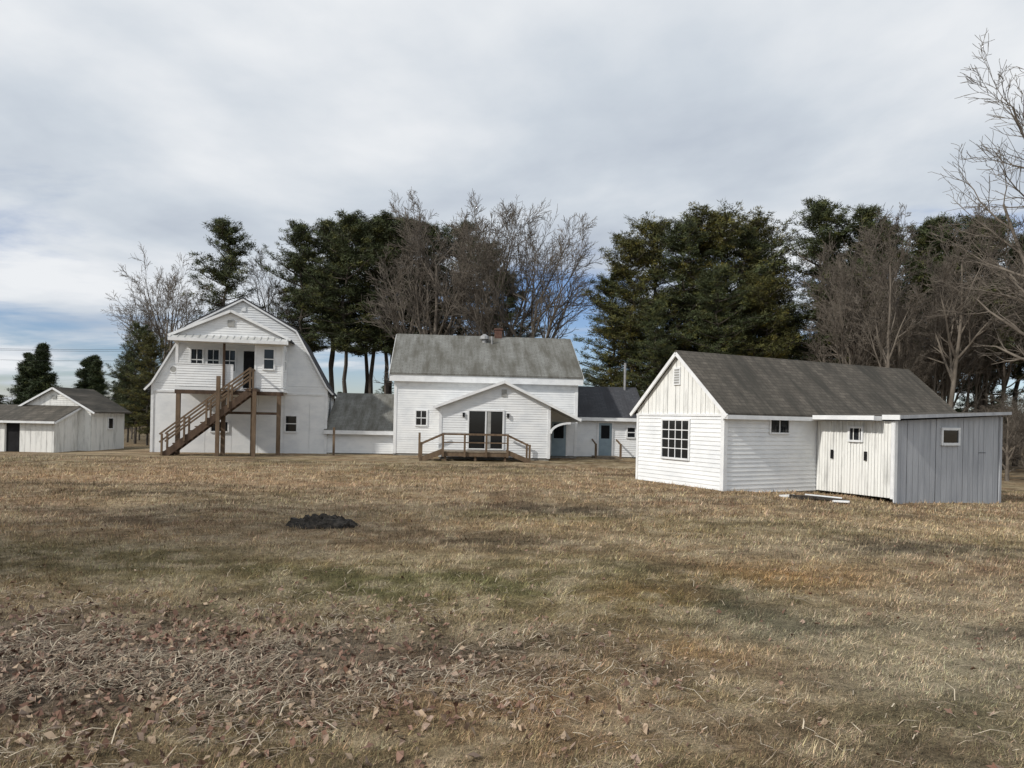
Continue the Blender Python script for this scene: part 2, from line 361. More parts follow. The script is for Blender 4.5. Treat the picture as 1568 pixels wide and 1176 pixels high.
# ------------------------------------------------------------------ BARN
def barn():
    H = House("gambrel_barn", (-17.3, 34.5, 0), math.radians(12))
    W, D = 8.15, 9.5; ze, zk, zp = 3.35, 6.1, 7.5; kx = 1.62
    def lf(z):
        if z < ze: return 0
        if z < zk: return kx*(z-ze)/(zk-ze)
        return kx+(W/2-kx)*(z-zk)/(zp-zk)
    rf = lambda z: W-lf(z)
    pl = Plane((0, 0), (1, 0), (0, -1)); rt = Plane((W, 0), (0, 1), (1, 0)); lt = Plane((0, D), (0, -1), (-1, 0))
    s = H.g("siding", M_WHITE)
    siding(s, pl, 2.98, ze, lf, rf); siding(s, pl, ze, zk, lf, rf); siding(s, pl, zk, zp, lf, rf)
    boards(s, pl, 0, W, -.4, lambda a: 2.98, 1.22)
    siding(s, rt, -.3, ze, lambda z: 0, lambda z: D)
    siding(s, lt, -.3, ze, lambda z: 0, lambda z: D)
    s.face([(0, D, -.4), (W, D, -.4), (W, D, ze), (W-kx, D, zk), (W/2, D, zp), (kx, D, zk), (0, D, ze)])
    t = H.g("trim", M_TRIM)
    pl.box(t, -.02, .1, .0, .035, -.3, ze); pl.box(t, W-.1, W+.03, .0, .035, -.3, ze); rt.box(t, .0, .1, 0, .033, -.3, ze)
    pl.box(t, .1, W-.1, 0, .04, 2.9, 3.0)
    r = H.g("roof", M_ROOF_DARK)
    prof = [(-.3, ze-.25), (.02, ze+.1), (kx-.08, zk+.1), (W/2, zp+.14), (W-kx+.08, zk+.1), (W-.02, ze+.1), (W+.3, ze-.25)]
    for (xa, za), (xb, zb) in zip(prof[:-1], prof[1:]):
        r.slab([(xa, -.14, za), (xb, -.14, zb), (xb, D+.2, zb), (xa, D+.2, za)], .13)
        t.beam((xa, -.13, za-.13), (xb, -.13, zb-.13), .05, .08)
    f = -2.0
    pf = Plane((0, f), (1, 0), (0, -1)); pr = Plane((6.2, f), (0, 1), (1, 0)); plf = Plane((1.55, 0), (0, -1), (-1, 0)); pbl = Plane((4.95, 0), (0, -1), (-1, 0))
    siding(s, pf, 3.15, 5.15, lambda z: 4.95, lambda z: 6.2)
    siding(s, pr, 3.15, 5.25, lambda z: 0, lambda z: 2.0)
    siding(s, pbl, 3.15, 5.25, lambda z: 0, lambda z: 2.0)
    siding(s, pf, 3.15, 4.15, lambda z: 1.55, lambda z: 4.0)
    siding(s, plf, 3.15, 4.15, lambda z: 0, lambda z: 2.0)
    pf.box(t, 1.5, 4.0, -.06, .03, 4.15, 4.2); pf.box(t, 4.93, 5.02, 0, .03, 3.15, 5.15); pf.box(t, 6.12, 6.22, 0, .03, 3.15, 5.15)
    pf.box(t, 1.5, 1.62, -.1, .02, 4.2, 5.2); pf.box(t, 3.93, 4.0, -.1, .015, 3.2, 4.15)
    s.box(1.5, 6.25, f-.02, 0, 2.98, 3.12)
    br = H.g("porch_frame", M_BROWN); b2 = H.g("porch_posts", M_BROWN2)
    br.box(1.5, 6.25, f-.05, f+.12, 2.8, 2.975)
    t.box(1.4, 6.35, f-.05, f+.1, 5.15, 5.3)
    mr_ = H.g("porch_roof", M_ROOF_METAL)
    mr_.slab([(1.3, f-.5, 5.31), (6.45, f-.5, 5.31), (6.45, f+.02, 5.52), (1.3, f+.02, 5.52)], .04)
    for i in range(18):
        x = 1.35+i*.297; mr_.beam((x, f-.5, 5.32), (x, f, 5.53), .03, .03)
    t.box(1.28, 6.47, f-.53, f-.5, 5.17, 5.32)
    s.box(1.35, 6.4, f-.49, f-.06, 5.2, 5.25)
    pk, zpk = 3.87, 6.62
    lg = lambda z: 1.45+(pk-1.45)*(z-5.5)/(zpk-5.5)
    siding(s, pf, 5.5, zpk-.03, lg, lambda z: 2*pk-lg(z))
    s.box(1.5, 6.24, f+.01, 0, 5.3, 5.42)
    r.slab([(1.2, f-.15, 5.47), (pk, f-.15, zpk+.1), (pk, -.01, zpk+.1), (1.2, -.01, 5.47)], .07)
    r.slab([(pk, f-.15, zpk+.1), (2*pk-1.2, f-.15, 5.47), (2*pk-1.2, -.01, 5.47), (pk, -.01, zpk+.1)], .07)
    t.beam((1.2, f-.17, 5.42), (pk, f-.17, zpk+.04), .05, .12); t.beam((pk, f-.17, zpk+.04), (2*pk-1.2, f-.17, 5.42), .05, .12)
    for a in (2.0, 2.75, 3.5): H.window(pl, a, .5, 4.0, 5.0, 2, 2)
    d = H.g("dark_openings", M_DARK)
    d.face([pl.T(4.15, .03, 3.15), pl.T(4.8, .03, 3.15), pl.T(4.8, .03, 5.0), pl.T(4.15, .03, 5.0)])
    H.window(pf, 5.57, .42, 4.05, 4.95, 1, 2)
    H.window(pr, .8, .45, 4.05, 4.95, 1, 2)
    for a in (1.65, 3.6, 4.9, 6.05): b2.box(a-.09, a+.09, f-.04, f+.13, -.2, 2.8)
    br.box(3.7, 5.95, f, f+.08, 1.9, 2.02)
    br.beam((3.6, f-.06, 3.0), (3.6, f-.06, 5.15), .1)
    tn = H.g("stair_rails", M_BROWN2)
    y0, y1 = -3.0, -2.1
    A = (1.25, 0.0); B = (4.9, 3.05)
    for y in (y0, y1): br.beam((A[0], y, A[1]-.05), (B[0], y, B[1]-.1), .06, .28)
    n = 16
    for i in range(n):
        x = A[0]+(B[0]-A[0])*(i+.5)/n; z = A[1]+(B[1]-A[1])*(i+1)/n
        br.box(x-.15, x+.15, y0, y1, z-.05, z)
        br.box(x+.09, x+.11, y0, y1, z-.19, z-.05)
    br.box(4.75, 5.2, -3.05, -2.05, 2.95, 3.08)
    for y in (y0-.04, y1):
        for h in (.95, .6):
            tn.beam((A[0]-.1, y, A[1]+h), (B[0], y, B[1]+h), .045, .075)
        for k in range(5):
            q = k/4; x = A[0]+(B[0]-A[0])*q; z = A[1]+(B[1]-A[1])*q
            tn.box(x-.04, x+.04, y-.04, y+.04, z-.1, z+.98)
    for a in (3.55, 5.1): b2.box(a-.08, a+.08, y0-.1, y0+.06, -.2, 3.6 if a < 4 else 2.95)
    tn.beam((4.9, y0, 3.95), (4.95, -2.05, 3.95), .06, .08)
    H.window(pl, 3.1, .75, 1.05, 1.5, 2, 1); H.window(pl, 6.45, .5, 1.1, 1.85, 1, 2)
    rw = H.g("round_window_frame", M_TRIM); rg = H.g("round_window_glass", M_BLIND)
    def ring(mb, a, z, r0_, o, n=16):
        mb.face([pl.T(a+r0_*math.cos(6.2832*k/n), o, z+r0_*math.sin(6.2832*k/n)) for k in range(n)])
    ring(rw, .95, 4.0, .2, .035); ring(rg, .95, 4.0, .14, .04)
    v = H.g("gable_vents", M_BLIND); pf.box(v, 3.72, 4.02, 0, .05, 5.95, 6.25); pl.box(t, 4.0, 4.2, 0, .05, 6.95, 7.15)
    H.g("concrete_base", M_CONC).box(.03, W-.03, .03, D, -.5, .0)
    H.done()
barn()

# ------------------------------------------------------------------ FARMHOUSE
def farmhouse():
    H = House("white_farmhouse", (-5.9, 36, 0), math.radians(5))
    W, D = 9.25, 8.0; ze = 3.75; zr = 6.42
    pl = Plane((0, 0), (1, 0), (0, -1)); rt = Plane((W, 0), (0, 1), (1, 0)); lt = Plane((0, D), (0, -1), (-1, 0))
    s = H.g("siding", M_WHITE); t = H.g("trim", M_TRIM)
    siding(s, pl, .12, ze, lambda z: 0, lambda z: W)
    gz = lambda z: 0 if z < ze else (z-ze)/(zr-ze)*4
    for p in (rt, lt): siding(s, p, .12, ze, lambda z: 0, lambda z: 8); siding(s, p, ze, zr-.02, gz, lambda z: 8-gz(z))
    for a0, a1 in ((-.02, .12), (W-.12, W+.03)): pl.box(t, a0, a1, 0, .035, .1, ze)
    pl.box(t, -.22, W+.22, -.0, .20, ze-.02, ze+.02); pl.box(t, -.25, W+.25, .2, .26, ze-.04, ze+.36)
    pl.box(t, 0, W, -.001, .03, ze-.25, ze-.03)
    r = H.g("roof", M_ROOF_MAIN)
    r.slab([(-.25, -.30, 4.13), (W+.25, -.30, 4.13), (W+.25, 4.0, zr+.12), (-.25, 4.0, zr+.12)], .08)
    r.slab([(W+.25, 8.3, 3.98), (-.25, 8.3, 3.98), (-.25, 4.0, zr+.12), (W+.25, 4.0, zr+.12)], .08)
    for x in (-.27, W+.23): t.beam((x+.02, -.3, 4.02), (x+.02, 4.0, zr), .05, .16); t.beam((x+.02, 8.3, 3.88), (x+.02, 4.0, zr), .05, .16)
    H.g("foundation", M_CONC).box(-.02, W+.02, .03, D-.03, -.5, .12)
    H.window(pl, 1.35, .5, 1.55, 2.25, 2, 2)
    c = H.g("chimney", M_BRICK); c.box(5.2, 5.6, 3.8, 4.2, 6.0, 6.9); c.box(5.16, 5.64, 3.76, 4.24, 6.9, 6.98)
    v = H.g("roof_vent", M_METAL); v.prism(4.6, 3.3, 5.9, 6.3, .13, .13); v.prism(4.6, 3.3, 6.3, 6.45, .27, .24); v.prism(4.6, 3.3, 6.45, 6.58, .24, .06)
    v.prism(5.0, 3.1, 5.9, 6.45, .05, .05)
    e0, e1, f = 2.3, 7.5, -2.6; pk = 5.3; zp = 3.66; sl = .385; sr = .475
    eL = zp-sl*(pk-e0); eR = zp-sr*(e1-pk)
    pe = Plane((0, f), (1, 0), (0, -1)); er = Plane((e1, f), (0, 1), (1, 0)); el = Plane((e0, 0), (0, -1), (-1, 0))
    lfe = lambda z: e0 if z < eL else e0+(z-eL)/sl
    rfe = lambda z: e1 if z < eR else e1-(z-eR)/sr
    siding(s, pe, .12, zp-.03, lfe, rfe)
    siding(s, er, .12, eR, lambda z: 0, lambda z: 2.6); siding(s, el, .12, eL, lambda z: 0, lambda z: 2.6)
    pe.box(t, e0-.02, e0+.11, 0, .035, .1, eL-.03); pe.box(t, e1-.11, e1+.03, 0, .035, .1, eR-.03)
    H.g("foundation", M_CONC).box(e0+.02, e1-.02, f+.03, .02, -.5, .12)
    r2 = H.g("extension_roof", M_ROOF_METAL)
    xl, xr = e0-.3, 8.95
    zl = zp-sl*(pk-xl)+.08; zrr = zp-sr*(xr-pk)+.08
    r2.slab([(xl, f-.25, zl), (pk, f-.25, zp+.08), (pk, .0, zp+.08), (xl, .0, zl)], .05)
    r2.slab([(pk, f-.25, zp+.08), (xr, f-.25, zrr), (xr, -.02, zrr), (pk, -.02, zp+.08)], .05)
    t.beam((xl, f-.27, zl-.07), (pk, f-.27, zp+.01), .04, .12); t.beam((pk, f-.27, zp+.01), (xr, f-.27, zrr-.07), .04, .12)
    t.box(xr-.02, xr+.02, f-.25, 0, zrr-.15, zrr+.02)
    for k in range(8):
        a = math.radians(90*k/8); b2 = math.radians(90*(k+1)/8)
        t.beam((e1+.95-.95*math.cos(a)+.02, f-.2, 1.3+.5*math.sin(a)), (e1+.95-.95*math.cos(b2)+.02, f-.2, 1.3+.5*math.sin(b2)), .06, .1)
    dr = H.g("side_door", M_DOOR); pl.box(dr, 7.95, 8.7, 0, .05, .1, 1.85)
    pl.box(t, 7.87, 7.95, 0, .06, .1, 1.93); pl.box(t, 8.7, 8.78, 0, .06, .1, 1.93); pl.box(t, 7.95, 8.7, 0, .058, 1.85, 1.93)
    g = H.g("door_glass", M_GLASS); g.face([pl.T(8.07, .052, 1.0), pl.T(8.58, .052, 1.0), pl.T(8.58, .052, 1.75), pl.T(8.07, .052, 1.75)])
    a0, a1, z0, z1 = 3.68, 5.25, .48, 2.28
    pe.box(t, a0-.08, a0, -.05, .06, z0, z1+.08); pe.box(t, a1, a1+.08, -.05, .06, z0, z1+.08); pe.box(t, a0, a1, -.05, .058, z1, z1+.08)
    am = (a0+a1)/2
    pe.box(t, am-.035, am+.035, .03, .05, z0+.05, z1); pe.box(t, a0, a1, .02, .055, z0, z0+.05)
    g2 = H.g("sliding_door_glass", M_GLASS); g2.face([pe.T(a0, .028, z0), pe.T(a1, .028, z0), pe.T(a1, .028, z1), pe.T(a0, .028, z1)])
    cu = H.g("door_curtain", M_BLIND); cu.face([pe.T(a0+.85, .0285, z0+.08), pe.T(a0+1.02, .0285, z0+.08), pe.T(a0+1.02, .0285, z1), pe.T(a0+.85, .0285, z1)])
    vg = H.g("gable_vent", M_BLIND); pe.box(vg, pk-.12, pk+.12, 0, .05, 2.98, 3.32)
    ln = H.g("wall_lanterns", M_DARK)
    for a in (3.42, 5.5): pe.box(ln, a-.05, a+.05, .02, .13, 2.0, 2.2)
    dk = H.g("deck", M_TAN); br = H.g("deck_railing", M_BROWN2)
    d0, d1, y0, y1 = 2.5, 5.4, -4.05, -2.65
    for k in range(9): dk.box(d0, d1, y0+k*.155, y0+k*.155+.145, .40, .44)
    br.box(d0, d1, y0+.02, y0+.08, .22, .398)
    for x in (d0+.1, (d0+d1)/2, d1-.1): br.box(x-.05, x+.05, y0+.09, y0+.19, -.2, .398)
    for x in (d0, (d0*2+d1)/3, (d0+2*d1)/3, d1): br.box(x-.045, x+.045, y0-.07, y0+.018, .2, 1.25)
    br.box(d0-.05, d1+.05, y0-.03, y0+.01, 1.17, 1.26); br.box(d0, d1, y0-.03, y0+.01, .82, .87)
    for sx, xa in ((1, d1), (-1, d0)):
        for k in range(3): dk.box(min(xa+sx*.3*k, xa+sx*.3*(k+1)), max(xa+sx*.3*k, xa+sx*.3*(k+1)), y0+.1, y0+1.1, .29-.13*k, .33-.13*k)
        for yy in (y0-.0, y0+1.2):
            br.beam((xa, yy, 1.2), (xa+sx*1.05, yy, .72), .05, .08); br.beam((xa, yy, .42), (xa+sx*1.0, yy, .02), .05, .2)
            br.box(xa+sx*1.0-.045, xa+sx*1.0+.045, yy-.045, yy+.045, -.2, .8)
    wx0, wx1, wy0, wy1 = W+.03, 12.95, 1.2, 5.6
    pw = Plane((0, wy0), (1, 0), (0, -1)); pwr = Plane((wx1, wy0), (0, 1), (1, 0))
    siding(s, pw, .05, 2.15, lambda z: wx0, lambda z: wx1)
    g3 = lambda z: 0 if z < 2.15 else (z-2.15)/1.55*2.2
    siding(s, pwr, .05, 2.15, g3, lambda z: 4.4-g3(z)); siding(s, pwr, 2.15, 3.65, g3, lambda z: 4.4-g3(z))
    rw = H.g("wing_roof", M_ROOF_DARK)
    rw.slab([(wx0, wy0-.3, 2.12), (wx1+.25, wy0-.3, 2.12), (wx1+.25, 3.4, 3.85), (wx0, 3.4, 3.85)], .08)
    rw.slab([(wx1+.25, wy1+.3, 2.12), (wx0, wy1+.3, 2.12), (wx0, 3.4, 3.85), (wx1+.25, 3.4, 3.85)], .08)
    t.box(wx0, wx1+.25, wy0-.34, wy0-.3, 1.93, 2.11); t.box(wx0, wx1+.2, wy0-.3, wy0, 1.95, 1.98)
    dr = H.g("wing_door", M_DOOR); pw.box(dr, 10.65, 11.35, 0, .05, .1, 1.82)
    pw.box(t, 10.57, 10.65, 0, .06, .1, 1.9); pw.box(t, 11.35, 11.43, 0, .06, .1, 1.9); pw.box(t, 10.65, 11.35, 0, .058, 1.82, 1.9)
    g.face([pw.T(10.77, .052, 1.0), pw.T(11.23, .052, 1.0), pw.T(11.23, .052, 1.7), pw.T(10.77, .052, 1.7)])
    H.window(pw, 12.4, .4, 1.1, 1.6, 1, 2)
    for x in (10.3, 11.6): br.box(x-.05, x+.05, .1, .2, -.2, .75); br.beam((x, .15, .72), (x, 1.15, .95), .05, .08)
    dk.box(10.3, 11.6, .3, 1.2, -.1, .1)
    H.g("stove_pipe", M_METAL).prism(12.5, 3.2, 3.4, 5.2, .07, .07, 8)
    H.g("foundation", M_CONC).box(wx0, wx1-.02, wy0+.03, wy1, -.5, .05)
    lx0, lx1, ly0 = -3.5, -.03, .6
    pk_ = Plane((0, ly0), (1, 0), (0, -1))
    siding(s, pk_, .05, 1.2, lambda z: lx0, lambda z: lx1)
    rl = H.g("link_roof", M_ROOF_MAIN)
    rl.slab([(lx0, ly0-.25, 1.2), (lx1, ly0-.25, 1.2), (lx1, 4.7, 3.2), (lx0, 4.7, 3.2)], .07)
    rl.slab([(lx1, 8.5, 1.4), (lx0, 8.5, 1.4), (lx0, 4.7, 3.2), (lx1, 4.7, 3.2)], .07)
    t.box(lx0, lx1, ly0-.29, ly0-.25, 1.0, 1.19)
    H.g("foundation", M_CONC).box(lx0, lx1, ly0+.03, 8, -.5, .05)
    br.box(-2.9, -2.8, -.6, -.5, -.2, 1.35)
    br.box(1.3, 1.4, -1.6, -1.5, -.2, 1.2)
    H.done()
farmhouse()

# ------------------------------------------------------------------ OUTBUILDING
PHI = math.radians(28.5)
def outbuilding():
    H = House("white_cottage_outbuilding", (6.2, 21, 0), PHI)
    Ln, Wd = 11.6, 4.02; ze, zp = 2.35, 4.12
    sd = Plane((0, 0), (1, 0), (0, -1)); gb = Plane((0, Wd), (0, -1), (-1, 0)); bk = Plane((Ln, 0), (0, 1), (1, 0))
    s = H.g("siding", M_WHITE); t = H.g("trim", M_TRIM)
    siding(s, sd, -.1, ze, lambda z: 0, lambda z: Ln, .13, .02)
    siding(s, gb, 0, 2.2, lambda z: 0, lambda z: Wd, .13, .02)
    siding(s, bk, -.7, ze, lambda z: 0, lambda z: Wd, .13, .02)
    bd = H.g("gable_boards", M_WHITE2)
    top = lambda a: ze+(zp-ze)*(1-abs(a-Wd/2)/(Wd/2))
    boards(bd, gb, 0, Wd, 2.2, top, .19, (Wd/2,)); boards(bd, bk, 0, Wd, ze, lambda a: top(a)+.001, .19, (Wd/2,))
    gb.box(t, -.02, Wd+.02, .0, .04, 2.17, 2.24)
    for a0, a1 in ((-.0, .1), (Wd-.1, Wd)): gb.box(t, a0, a1, 0, .04, -.1, 2.17)
    sd.box(t, -.04, .1, 0, .038, -.1, ze-.02)
    r = H.g("roof", M_ROOF_OUT); sl = (zp-ze)/(Wd/2); o = .22
    r.slab([(-.14, -o, ze-sl*o+.12), (Ln+.2, -o, ze-sl*o+.12), (Ln+.2, Wd/2, zp+.12), (-.14, Wd/2, zp+.12)], .07)
    r.slab([(Ln+.2, Wd+o, ze-sl*o+.12), (-.14, Wd+o, ze-sl*o+.12), (-.14, Wd/2, zp+.12), (Ln+.2, Wd/2, zp+.12)], .07)
    t.beam((-.13, -o, ze-sl*o+.02), (-.13, Wd/2, zp+.02), .05, .11); t.beam((-.13, Wd+o, ze-sl*o+.02), (-.13, Wd/2, zp+.02), .05, .11)
    t.box(-.14, Ln+.2, -o-.03, -o, ze-sl*o-.06, ze-sl*o+.06)
    s.box(-.12, Ln+.18, -o, 0, ze-sl*o-.05, ze-sl*o-.02)
    H.window(gb, 1.95, 1.22, .85, 2.02, 4, 4, .06)
    gb.box(t, 1.83, 2.13, 0, .05, 3.15, 3.7); v = H.g("gable_vent", M_BLIND)
    for k in range(6): gb.box(v, 1.87, 2.09, .05, .06, 3.2+k*.08, 3.25+k*.08)
    H.window(sd, 2.27, .78, 1.72, 2.1, 2, 1, .05)
    H.g("foundation", M_CONC).box(.03, Ln-.03, .03, Wd-.03, -.8, -.1)
    H.g("foundation_front", M_CONC).box(.032, .3, .04, Wd-.04, -.5, .0)
    H.done()
    S = House("board_shed", (6.2, 21, 0), PHI)
    x0, x1, y0 = 3.98, 9.44, -2.64
    wf = Plane((x0, -.03), (0, -1), (-1, 0)); gf = Plane((x0, y0), (1, 0), (0, -1)); rf_ = Plane((x1, y0), (0, 1), (1, 0))
    s = S.g("white_boards", M_WHITE2); g = S.g("grey_boards", M_GREYW); t = S.g("trim", M_TRIM)
    tz = lambda a: 2.14+(2.38-2.14)*a/(x1-x0)
    boards(s, wf, 0, 2.61, -.08, lambda a: 2.13, .2); boards(g, gf, 0, x1-x0, -.42, tz, .28); boards(g, rf_, 0, 2.64, -.6, lambda a: 2.38, .28)
    k = 0.1
    while k < 2.6: wf.box(s, k-.012, k+.012, .012, .03, -.06, 2.12); k += .2
    wf.box(t, 2.53, 2.64, .012, .05, -.1, 2.13); gf.box(t, -.05, .08, .014, .04, -.2, 2.13)
    gf.box(g, x1-x0-.1, x1-x0+.02, .014, .04, -.6, 2.36)
    rr = S.g("roof", M_ROOF_OUT)
    rr.slab([(x0-.12, y0-.2, 2.30), (x1+.15, y0-.2, 2.52), (x1+.15, -.0, 2.50), (x0-.12, -.0, 2.28)], .06)
    rr.slab([(x0-.5, y0+.35, 2.275), (x0-.12, y0+.35, 2.29), (x0-.12, -.26, 2.27), (x0-.5, -.26, 2.255)], .05)
    gfa = S.g("grey_fascia", M_GREYW)
    gfa.hexa([(x0-.12, y0-.24, 2.2), (x1+.15, y0-.24, 2.43), (x1+.15, y0-.2, 2.43), (x0-.12, y0-.2, 2.2), (x0-.12, y0-.24, 2.3), (x1+.15, y0-.24, 2.52), (x1+.15, y0-.2, 2.52), (x0-.12, y0-.2, 2.3)])
    fa = S.g("roof_fascia", M_TRIM)
    fa.box(x0-.53, x0-.5, y0+.3, -.26, 2.15, 2.28); fa.box(x0-.16, x0-.12, y0-.24, y0+.3, 2.17, 2.31); fa.box(x0-.5, x0-.12, y0+.31, y0+.35, 2.14, 2.27)
    S.window(wf, 1.38, .38, 1.55, 1.9, 1, 1, .06); S.window(gf, 2.66, .8, 1.52, 1.9, 1, 1, .08)
    hd = S.g("door_hardware", M_DARK)
    for a in (.58, 1.72):
        wf.box(hd, a-.045, a+.045, .03, .05, .95, 1.22); wf.box(hd, a-.025, a+.025, .05, .07, 1.05, 1.14)
    gf.box(hd, 4.2, 4.6, .012, .016, 1.2, 1.215)
    S.done()
outbuilding()

# ------------------------------------------------------------------ LEFT SHEDS
def left_shed():
    H = House("gabled_garage_shed", (-28.9, 42, -.35), 0)
    W, D = 4.35, 3.6
    fr = Plane((0, 0), (1, 0), (0, -1)); rt = Plane((W, 0), (0, 1), (1, 0)); lt = Plane((0, D), (0, -1), (-1, 0))
    s = H.g("siding", M_WHITE2); t = H.g("trim", M_TRIM); ze, zp = 2.25, 3.5; pk = W/2
    lf = lambda z: 0 if z < ze else (z-ze)/(zp-ze)*pk
    siding(s, fr, -.2, ze, lf, lambda z: W-lf(z)); siding(s, fr, ze, zp-.02, lf, lambda z: W-lf(z))
    boards(s, rt, 0, D, -.4, lambda a: ze, .3); boards(s, lt, 0, D, -.4, lambda a: ze, .3)
    s.face([(0, D, -.3), (W, D, -.3), (W, D, ze), (pk, D, zp), (0, D, ze)])
    r = H.g("roof", M_ROOF_OUT); sl = (zp-ze)/pk; o = .3
    r.slab([(-o, -.2, ze-sl*o+.1), (pk, -.2, zp+.1), (pk, D+.3, zp+.1), (-o, D+.3, ze-sl*o+.1)], .07)
    r.slab([(pk, -.2, zp+.1), (W+o, -.2, ze-sl*o+.1), (W+o, D+.3, ze-sl*o+.1), (pk, D+.3, zp+.1)], .07)
    t.beam((-o, -.21, ze-sl*o+.02), (pk, -.21, zp+.02), .05, .1); t.beam((pk, -.21, zp+.02), (W+o, -.21, ze-sl*o+.02), .05, .1)
    H.window(rt, 2.0, .5, 1.2, 1.8, 1, 1); fr.box(H.g("vent", M_BLIND), pk-.12, pk+.12, 0, .05, 2.9, 3.1)
    x0, x1, y0 = -3.4, 3.6, -2.2
    lp = Plane((x0, y0), (1, 0), (0, -1)); lr = Plane((x1, y0), (0, 1), (1, 0))
    bd = H.g("leanto_boards", M_WHITE2)
    boards(bd, lp, 0, 4.35, -.3, lambda a: 1.62, .3); boards(bd, lp, 5.1, x1-x0, -.3, lambda a: 1.62, .3)
    boards(bd, lr, 0, 2.18, -.3, lambda a: 1.62+a*.36, .3)
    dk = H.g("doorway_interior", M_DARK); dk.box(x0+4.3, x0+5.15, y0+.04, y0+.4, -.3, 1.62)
    lp.box(bd, 3.65, 4.3, .02, .06, -.1, 1.5)
    r.slab([(x0-.2, y0-.3, 1.62), (x1+.2, y0-.3, 1.62), (x1+.2, .0, 2.52), (x0-.2, .0, 2.52)], .07)
    t.box(x0-.2, x1+.2, y0-.34, y0-.3, 1.5, 1.62)
    t.beam((x1+.2, y0-.3, 1.52), (x1+.2, 0, 2.42), .04, .12)
    H.g("boards_rear", M_WHITE2).box(x0, 0, -.1, 2.5, -.3, 1.9)
    H.done()
left_shed()

# ------------------------------------------------------------------ small ground objects
def rubble(name, cx, cy, sx, sy, hh, mat, n=26):
    vs = []; fs = []; rr = random.Random(5)
    g = 22
    for j in range(g):
        for i in range(g):
            u = i/(g-1)*2-1; v = j/(g-1)*2-1
            rad = u*u+v*v
            z = hh*max(0, 1-rad)**.6*(.4+.9*rr.random()) if rad < 1 else -.05
            x = cx+u*sx*(1+.1*rr.uniform(-1, 1)); y = cy+v*sy
            vs.append((x, y, float(height(x, y))+z))
    for j in range(g-1):
        for i in range(g-1): a = j*g+i; fs.append([a, a+1, a+g+1, a+g])
    mb = MB(); mb.v = vs; mb.f = fs
    e = empty(name)
    mb.obj("ash_mound", mat, e)
    c = MB()
    for k in range(n):
        a = rr.uniform(0, 6.28); q = rr.uniform(.2, 1.0); x = cx+math.cos(a)*sx*q; y = cy+math.sin(a)*sy*q; z = float(height(x, y))+hh*.5*(1-q)+.03
        d = rr.uniform(0, 3.14); l = rr.uniform(.06, .2)
        c.beam((x, y, z), (x+math.cos(d)*l, y+math.sin(d)*l, z+rr.uniform(0, .05)), rr.uniform(.03, .07))
    c.obj("charred_chunks", mat, e)
M_ASH = noise_mat("charred_stump", (.012, .011, .010), (.07, .06, .05), scale=14, rough=.95, bump=.6)
rubble("charred_stump", -3.3, 12.7, .62, .42, .17, M_ASH)
def debris():
    e = empty("fallen_boards", (8.35, 19.6, float(height(8.35, 19.6))), math.radians(-18))
    a = MB(); a.beam((-.7, 0, .08), (.35, -.15, .07), .2, .09); a.beam((-.2, -.15, .1), (.75, -.3, .05), .16, .06); a.obj("dark_plank", M_ASH, e)
    c = MB(); c.beam((-.95, .1, .06), (-.55, .15, .09), .2, .05); c.beam((.35, -.42, .05), (.75, -.5, .06), .16, .04); c.beam((-.3, .05, .15), (.6, -.2, .12), .05, .03); c.obj("white_plank", M_TRIM, e)
debris()

# ------------------------------------------------------------------ TREES
def tubes(segs, sides=4):
    P = np.array([[*a, *b_] for a, b_, _, _ in segs]); r0 = np.array([s[2] for s in segs]); r1 = np.array([s[3] for s in segs])
    p0, p1 = P[:, :3], P[:, 3:]; d = p1-p0; d /= (np.linalg.norm(d, axis=1, keepdims=True)+1e-9)
    ref = np.where(np.abs(d[:, 2:3]) > .9, np.array([[1., 0, 0]]), np.array([[0, 0, 1.]]))
    u = np.cross(d, ref); u /= (np.linalg.norm(u, axis=1, keepdims=True)+1e-9); v = np.cross(d, u)
    n = len(segs); V = np.zeros((n, 2*sides, 3))
    for k in range(sides):
        t = 2*math.pi*k/sides; o = u*math.cos(t)+v*math.sin(t)
        V[:, k] = p0+o*r0[:, None]; V[:, sides+k] = p1+o*r1[:, None]
    base = (np.arange(n)*2*sides)[:, None]
    F = np.concatenate([base+np.array([[k, (k+1) % sides, sides+(k+1) % sides, sides+k]]) for k in range(sides)], 0)
    return V.reshape(-1, 3), F

